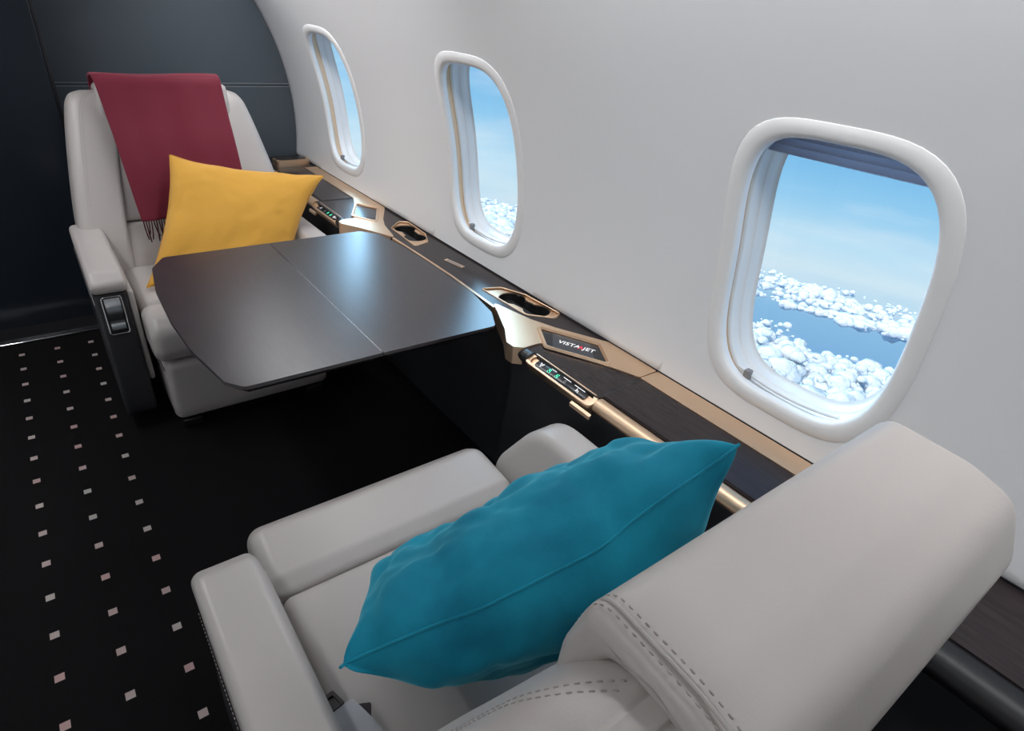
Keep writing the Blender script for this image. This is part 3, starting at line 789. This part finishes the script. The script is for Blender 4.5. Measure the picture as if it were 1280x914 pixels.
# ------------------------------------------------------------------ cushions
def pillow(name, TL, TR, BL, BR, T, m, seed, ear=.10, wr=.006, n=44, bow=0, pk_=1, fu=.5, sg=1.6):
    TL, TR, BL, BR = Vector(TL), Vector(TR), Vector(BL), Vector(BR)
    cen = (TL + TR + BL + BR) / 4
    ex = (TR + BR - TL - BL).normalized(); ey = (TL + TR - BL - BR); ey = (ey - ex * ey.dot(ex)).normalized(); ez = ex.cross(ey)
    verts = []; idx = {}
    faces = []
    def pt(u, v_, side):
        # concave sides, drawn-out corners
        x_ = u * (1 - ear * (1 - v_ ** 2) * abs(u) ** 2); y_ = v_ * (1 - ear * (1 - u ** 2) * abs(v_) ** 2)
        p, q_ = (x_ + 1) / 2, (y_ + 1) / 2
        base = TL * ((1 - p) * q_) + TR * (p * q_) + BL * ((1 - p) * (1 - q_)) + BR * (p * (1 - q_))
        a = max(0, 1 - abs(u) ** 2.6); b = max(0, 1 - abs(v_) ** 2.3)
        th_ = T * a ** fu * b ** .5
        nv = Vector((u * 1.9 + seed, v_ * 1.9, side * 1.3 + seed))
        wn = noise.noise(nv * 1.6) * wr * 2 + noise.noise(nv * 4) * wr * .8
        rg = 1 - abs(noise.noise(Vector((u * 2.6 + seed * 2, v_ * 2.0 + side, 4))))      # ridged creases
        wn -= wr * 2.2 * max(0, rg - .82) / .18 * pk_
        edge_ = 1 - min(a, b)
        along = u if b < a else v_
        pk = (math.sin(11 * along + seed) + .6 * math.sin(23 * along + 2 * seed)) * wr * pk_ * edge_ ** 3 * (min(a, b) ** .35)
        z_ = side * (th_ + wn * min(1, (a * b) * 5) + pk)
        z_ += bow * (u * u - 1) * .5 + noise.noise(Vector((u * 2.2, v_ * 2.2, seed + 9))) * wr * 2.4
        sag = noise.noise(Vector((along * 3.5, seed, 2))) * wr * sg * edge_
        return base + ez * z_ + ey * sag
    def par(i): t_ = -1 + 2 * i / n; return math.sin(t_ * PI / 2) * .6 + t_ * .4
    for side in (1, -1):
        for i in range(n + 1):
            for j in range(n + 1):
                if side == -1 and (i in (0, n) or j in (0, n)): idx[(side, i, j)] = idx[(1, i, j)]; continue
                idx[(side, i, j)] = len(verts); verts.append(pt(par(i), par(j), side))
        for i in range(n):
            for j in range(n): faces.append([idx[(side, i, j)], idx[(side, i + 1, j)], idx[(side, i + 1, j + 1)], idx[(side, i, j + 1)]])
    base = TL * 0 + cen
    o = mesh(name, [p - base for p in verts], faces, m); o.location = base
    # seam cord
    bd = [(i, 0) for i in range(n)] + [(n, j) for j in range(n)] + [(n - i, n) for i in range(n)] + [(0, n - j) for j in range(n)]
    tube('seam', [verts[idx[(1, i, j)]] - base for i, j in bd], .0022, m, o, n=6, closed=True)
    md = o.modifiers.new('s', 'SUBSURF'); md.levels = 1; md.render_levels = 1
    return o
tc_ = pillow('cushion', (.161, .50, .74), (.680, .338, 1.005), (.345, .73, .50), (.775, .59, .665), .13, 'teal', 3.1, ear=.08, wr=.007, n=60, bow=-.08, pk_=.35, fu=.40, sg=5)
tag(tc_, 'teal velvet cushion propped slantwise on the nearest seat', 'cushion')
yc_ = pillow('cushion', (.432, 2.83, .890), (1.01, 2.70, .797), (.215, 2.52, .475), (.76, 2.50, .50), .06, 'yellow', 7.7, ear=.10, wr=.003, pk_=.25)
tag(yc_, 'mustard yellow cushion standing on the far seat in front of the blanket', 'cushion')

# ------------------------------------------------------------------ blanket over the far headrest
def blanket():
    # path in (y,z): from the fringe up the front, over the headrest, down behind
    path = [(2.845, .632), (2.868, .70), (2.905, .80), (2.955, .91), (3.005, 1.00), (3.042, 1.08), (3.062, 1.128), (3.085, 1.146), (3.13, 1.148), (3.19, 1.140), (3.25, 1.125), (3.285, 1.06), (3.29, .95), (3.285, .80)]
    P = []
    for i in range(len(path) - 1):
        p0 = np.array(path[max(0, i - 1)]); p1 = np.array(path[i]); p2 = np.array(path[i + 1]); p3 = np.array(path[min(len(path) - 1, i + 2)])
        for k in range(6):
            s_ = k / 6; P.append(.5 * ((2 * p1) + (-p0 + p2) * s_ + (2 * p0 - 5 * p1 + 4 * p2 - p3) * s_ ** 2 + (-p0 + 3 * p1 - 3 * p2 + p3) * s_ ** 3))
    P.append(np.array(path[-1]))
    nu = 48; v = []; f = []
    for i, p in enumerate(P):
        t_ = min(1, i / (len(P) * .5))
        xl = .282 - .034 * t_ ; xr = .715 + .005 * t_
        for k in range(nu + 1):
            u = k / nu
            x_ = xl + (xr - xl) * u
            amp = .003 + .006 * (1 - t_)
            off = amp * (math.sin(u * 9 + 1) + .5 * math.sin(u * 21 + i * .02)) * (1 if i < 40 else .3) + .010
            rise = .004 + (.003 * math.sin(u * 7 + 2) if i > 40 else 0)
            v.append((x_ - .49, p[0] - off - 3.1, p[1] + rise - 1.14))
    for i in range(len(P) - 1):
        for k in range(nu):
            a = i * (nu + 1) + k; f.append((a, a + 1, a + nu + 2, a + nu + 1))
    o = mesh('blanket', v, f, 'blanket'); o.location = (.49, 3.1, 1.14)
    mo = o.modifiers.new('t', 'SOLIDIFY'); mo.thickness = .009; mo.offset = 0
    mo = o.modifiers.new('s', 'SUBSURF'); mo.levels = 1; mo.render_levels = 1
    rnd = random.Random(5); v = []; f = []
    fr = empty
    verts = []; faces = []
    nfr = 46
    for k in range(nfr):
        u = (k + .5) / nfr; x_ = .282 + (.715 - .282) * u - .49
        y0 = 2.845 - .010 - 3.1 - .008 * math.sin(u * 9 + 1); z0 = .64 - 1.14
        ln = .075 + rnd.uniform(-.016, .018); r = .0026; sw = rnd.uniform(-.010, .012); b = len(verts)
        for j in range(6):
            s_ = j / 5; cx = x_ + sw * s_ * s_; cy = y0 - .004 - rnd.uniform(0, .004) * s_ ; cz = z0 - ln * s_
            rr2 = r * (1.15 if j == 4 else 1)
            for a in range(5): verts.append((cx + rr2 * math.cos(a * 2 * PI / 5), cy + rr2 * math.sin(a * 2 * PI / 5), cz))
        for j in range(5):
            for a in range(5): faces.append((b + j * 5 + a, b + j * 5 + (a + 1) % 5, b + j * 5 + 5 + (a + 1) % 5, b + j * 5 + 5 + a))
        faces.append(tuple(b + 25 + a for a in range(5)))
    fo = mesh('fringe', verts, faces, 'fringe', o); fo['kind'] = 'stuff'
    return o
bl_ = blanket(); tag(bl_, 'burgundy wool blanket with fringe draped over the far seat headrest', 'blanket')

# ------------------------------------------------------------------ ceiling lamps
def lamp(y0, y1, deg, aim, power, label, wd=.13):
    """strip lamp set on the lining at an angle deg round the tube; aim tilts the beam outwards"""
    a = math.radians(deg); r_ = R0 - .035
    l = empty('ceiling_light', (CX_ + r_ * math.cos(a), (y0 + y1) / 2, CZ_ + r_ * math.sin(a)))
    b_ = -(PI / 2 - a); hl = (y1 - y0) / 2
    l.rotation_euler.y = -aim
    box('housing', -wd / 2, wd / 2, -hl, hl, 0, .02, 'trim', l, bev=.004)
    box('diffuser', -wd / 2 + .012, wd / 2 - .012, -hl + .012, hl - .012, -.004, -.0005, 'lamp', l, bev=0)
    tag(l, label, 'ceiling light', 'strip lights along the cabin lining')
    ld = bpy.data.lights.new('cabin_lamp', 'AREA'); ld.shape = 'RECTANGLE'; ld.size = wd - .03; ld.size_y = y1 - y0 - .03; ld.energy = power; ld.color = (.97, .98, 1)
    lo = bpy.data.objects.new('cabin_lamp', ld); C.objects.link(lo); lo.location = (0, 0, -.012); lo.parent = l
lamp(-1.3, 1.5, 52, .70, 9, 'long ceiling light strip above the nearest window')
lamp(1.7, 3.5, 52, .65, 8, 'long ceiling light strip above the two far windows')
lamp(1.9, 3.3, 112, -.2, 9, 'long ceiling light strip above the far aisle')
lamp(-1.3, 1.0, 112, -.2, 4, 'long ceiling light strip above the near aisle')

# ------------------------------------------------------------------ sky, sun and clouds outside
UP = Vector((.279, .101, .955)).normalized()
w = bpy.data.worlds.new('sky'); S.world = w; w.use_nodes = True; nt = w.node_tree
def wn(t, **k):
    n_ = nt.nodes.new(t)
    for a, v_ in k.items(): setattr(n_, a, v_)
    return n_
bg = nt.nodes['Background']; tc = wn('ShaderNodeTexCoord')
dp = wn('ShaderNodeVectorMath', operation='DOT_PRODUCT'); dp.inputs[1].default_value = UP; nt.links.new(tc.outputs['Generated'], dp.inputs[0])
mr = wn('ShaderNodeMapRange'); mr.inputs[1].default_value = -.5; mr.inputs[2].default_value = .5
nt.links.new(dp.outputs['Value'], mr.inputs[0])
cr = wn('ShaderNodeValToRGB'); nt.links.new(mr.outputs[0], cr.inputs[0])
e = cr.color_ramp.elements; e[0].position = .0; e[0].color = (.10, .28, .60, 1)
e[1].position = 1.0; e[1].color = (.22, .50, .85, 1)
for pos, c_ in ((.33, (.15, .36, .68)), (.44, (.26, .52, .79)), (.48, (.48, .72, .89)), (.51, (.60, .80, .92)), (.545, (.50, .76, .93)), (.60, (.30, .62, .89)), (.68, (.15, .47, .83))):
    x_ = e.new(pos); x_.color = (*c_, 1)
# thin high veil
nz_ = wn('ShaderNodeTexNoise'); nz_.inputs['Scale'].default_value = 3; nz_.inputs['Detail'].default_value = 6
mpn = wn('ShaderNodeMapping'); mpn.inputs['Rotation'].default_value = (0, .29, 0); mpn.inputs['Scale'].default_value = (1, 1, 7)
nt.links.new(tc.outputs['Generated'], mpn.inputs[0]); nt.links.new(mpn.outputs[0], nz_.inputs['Vector'])
rv = wn('ShaderNodeValToRGB'); rv.color_ramp.elements[0].position = .50; rv.color_ramp.elements[1].position = 1.0
nt.links.new(nz_.outputs['Fac'], rv.inputs[0])
mv = wn('ShaderNodeMixRGB'); mv.inputs[2].default_value = (.80, .90, .97, 1); nt.links.new(rv.outputs[0], mv.inputs[0]); nt.links.new(cr.outputs[0], mv.inputs[1])
# bright sky glow added for the table reflection, above the view through the windows
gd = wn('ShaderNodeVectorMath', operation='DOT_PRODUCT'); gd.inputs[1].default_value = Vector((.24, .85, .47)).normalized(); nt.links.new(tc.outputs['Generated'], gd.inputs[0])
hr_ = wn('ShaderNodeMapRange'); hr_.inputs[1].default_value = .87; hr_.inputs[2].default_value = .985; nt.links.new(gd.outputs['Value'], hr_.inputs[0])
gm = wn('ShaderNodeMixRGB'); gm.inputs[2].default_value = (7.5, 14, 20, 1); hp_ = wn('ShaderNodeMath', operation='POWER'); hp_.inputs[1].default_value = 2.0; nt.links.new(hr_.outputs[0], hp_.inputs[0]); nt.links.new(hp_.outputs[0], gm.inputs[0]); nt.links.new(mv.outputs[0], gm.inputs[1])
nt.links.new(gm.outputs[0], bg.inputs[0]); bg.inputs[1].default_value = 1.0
sd_ = bpy.data.lights.new('sun', 'SUN'); sd_.energy = 3.1; sd_.angle = .03; sd_.color = (1, .97, .92)
so = bpy.data.objects.new('sun', sd_); C.objects.link(so)
sdir = Vector((-.65, -.15, .72)).normalized()      # towards the sun
so.rotation_euler = sdir.to_track_quat('Z', 'Y').to_euler(); so.location = (0, 0, 6)
# cloud tops: billowing surfaces built from overlapping rounded heads at three sizes
E1 = Vector((1, 0, 0)); E1 = (E1 - UP * E1.dot(UP)).normalized(); E2 = UP.cross(E1)
BAS = np.array([E1[:], E2[:], UP[:]])
def hsh(i, j, k):
    n_ = np.sin(i * 127.1 + j * 311.7 + k * 74.7) * 43758.5453
    return n_ - np.floor(n_)
def vnoise(x, y, k):
    xi, yi = np.floor(x), np.floor(y); fx, fy_ = x - xi, y - yi; fx = fx * fx * (3 - 2 * fx); fy_ = fy_ * fy_ * (3 - 2 * fy_)
    a = hsh(xi, yi, k); b = hsh(xi + 1, yi, k); c = hsh(xi, yi + 1, k); d = hsh(xi + 1, yi + 1, k)
    return (a * (1 - fx) + b * fx) * (1 - fy_) + (c * (1 - fx) + d * fx) * fy_
def fbm(x, y, k, o=4):
    t = 0; a = .5
    for i in range(o): t = t + a * vnoise(x * 2 ** i, y * 2 ** i, k + i); a *= .5
    return t
def heads(x, y, k):
    xi, yi = np.floor(x), np.floor(y); best = np.zeros_like(x)
    for di in (-1, 0, 1):
        for dj in (-1, 0, 1):
            cx = xi + di; cy = yi + dj
            px_ = cx + .15 + .7 * hsh(cx, cy, k); py_ = cy + .15 + .7 * hsh(cx, cy, k + 5); r_ = .45 + .5 * hsh(cx, cy, k + 9)
            d2 = ((x - px_) ** 2 + (y - py_) ** 2) / r_ ** 2
            best = np.maximum(best, r_ * np.sqrt(np.maximum(0, 1 - d2)))
    return best
DK = -30.0
def ico(n_):
    b_ = bmesh.new(); bmesh.ops.create_icosphere(b_, subdivisions=n_, radius=1)
    v_ = np.array([q_.co[:] for q_ in b_.verts]); f_ = np.array([[w_.index for w_ in p_.verts] for p_ in b_.faces]); b_.free(); return v_, f_
ICO = {2: ico(2), 3: ico(3)}
def cloud_bank(name, dep0, dep1, n_try, sc, cover, seed, label, r0, r1, hk=1.0):
    """many rounded heads heaped where a broad noise says there is cloud"""
    rs = np.random.RandomState(int(seed)); az_ = np.radians(rs.uniform(-4, 80, n_try)); dep = np.radians(rs.uniform(dep0, dep1, n_try))
    D = -DK / np.tan(dep); x = D * np.cos(az_); y = D * np.sin(az_)
    t_ = (np.degrees(dep) - dep0) / (dep1 - dep0); edge = np.clip(np.minimum(t_ / .15, (1 - t_) / .1 if dep1 < 6 else 1), 0, 1)
    c = fbm(x / sc / 3.0 + seed, y / sc / 3.0, seed) * 1.07 + cover - .3 * (1 - edge)
    c = np.clip((c - .46) / .2, 0, 1)
    VV = []; FF = []; b = 0
    for i in np.nonzero(c > .02)[0]:
        ci = c[i]; top = sc * hk * (.12 + .55 * float(heads(np.array([x[i] / sc]), np.array([y[i] / sc]), seed)[0])) * ci
        k_ = rs.uniform() ** 2.2; R_ = (r0 + (r1 - r0) * k_) * (.45 + .55 * ci)
        zz = DK + top * rs.uniform(.35, 1.0) - R_ * .3
        IV, IF = ICO[3 if (R_ / D[i] > .009) else 2]
        q_ = IV * np.array([rs.uniform(.95, 1.25), rs.uniform(.95, 1.25), rs.uniform(.7, .95)])
        ph = rs.uniform(0, 6, 4)
        nn = 1 + .09 * np.sin(IV[:, 0] * 5 + ph[0]) * np.sin(IV[:, 1] * 6 + ph[1]) + .06 * np.sin(IV[:, 2] * 9 + ph[2]) * np.sin(IV[:, 0] * 10 + ph[3])
        VV.append(q_ * nn[:, None] * R_ + np.array([x[i], y[i], zz])); FF.append(IF + b); b += len(IV)
    V = np.concatenate(VV) @ BAS; Fq = np.concatenate(FF)
    me = bpy.data.meshes.new(name); me.vertices.add(len(V)); me.vertices.foreach_set('co', V.ravel())
    me.loops.add(Fq.size); me.loops.foreach_set('vertex_index', Fq.ravel().astype(np.int32)); me.polygons.add(len(Fq))
    me.polygons.foreach_set('loop_start', np.arange(0, Fq.size, 3, dtype=np.int32)); me.update(calc_edges=True)
    o = link(name, me, 'cloud'); tag(o, label, 'cloud', kind='stuff'); return o
cloud_bank('sky_cloud_bank', 5.0, 15, 12000, 15, .03, 2.0, 'bank of puffy white cumulus clouds nearest below the windows', .5, 3.8, 1.1)
cloud_bank('sky_cloud_bank', .7, 3.8, 9000, 40, .01, 8.0, 'distant low band of white cumulus clouds along the horizon', 2.0, 10, .5)

S.view_settings.view_transform = 'Standard'; S.view_settings.look = 'None'; S.view_settings.exposure = 0; S.view_settings.gamma = 1
S.view_settings.use_curve_mapping = False
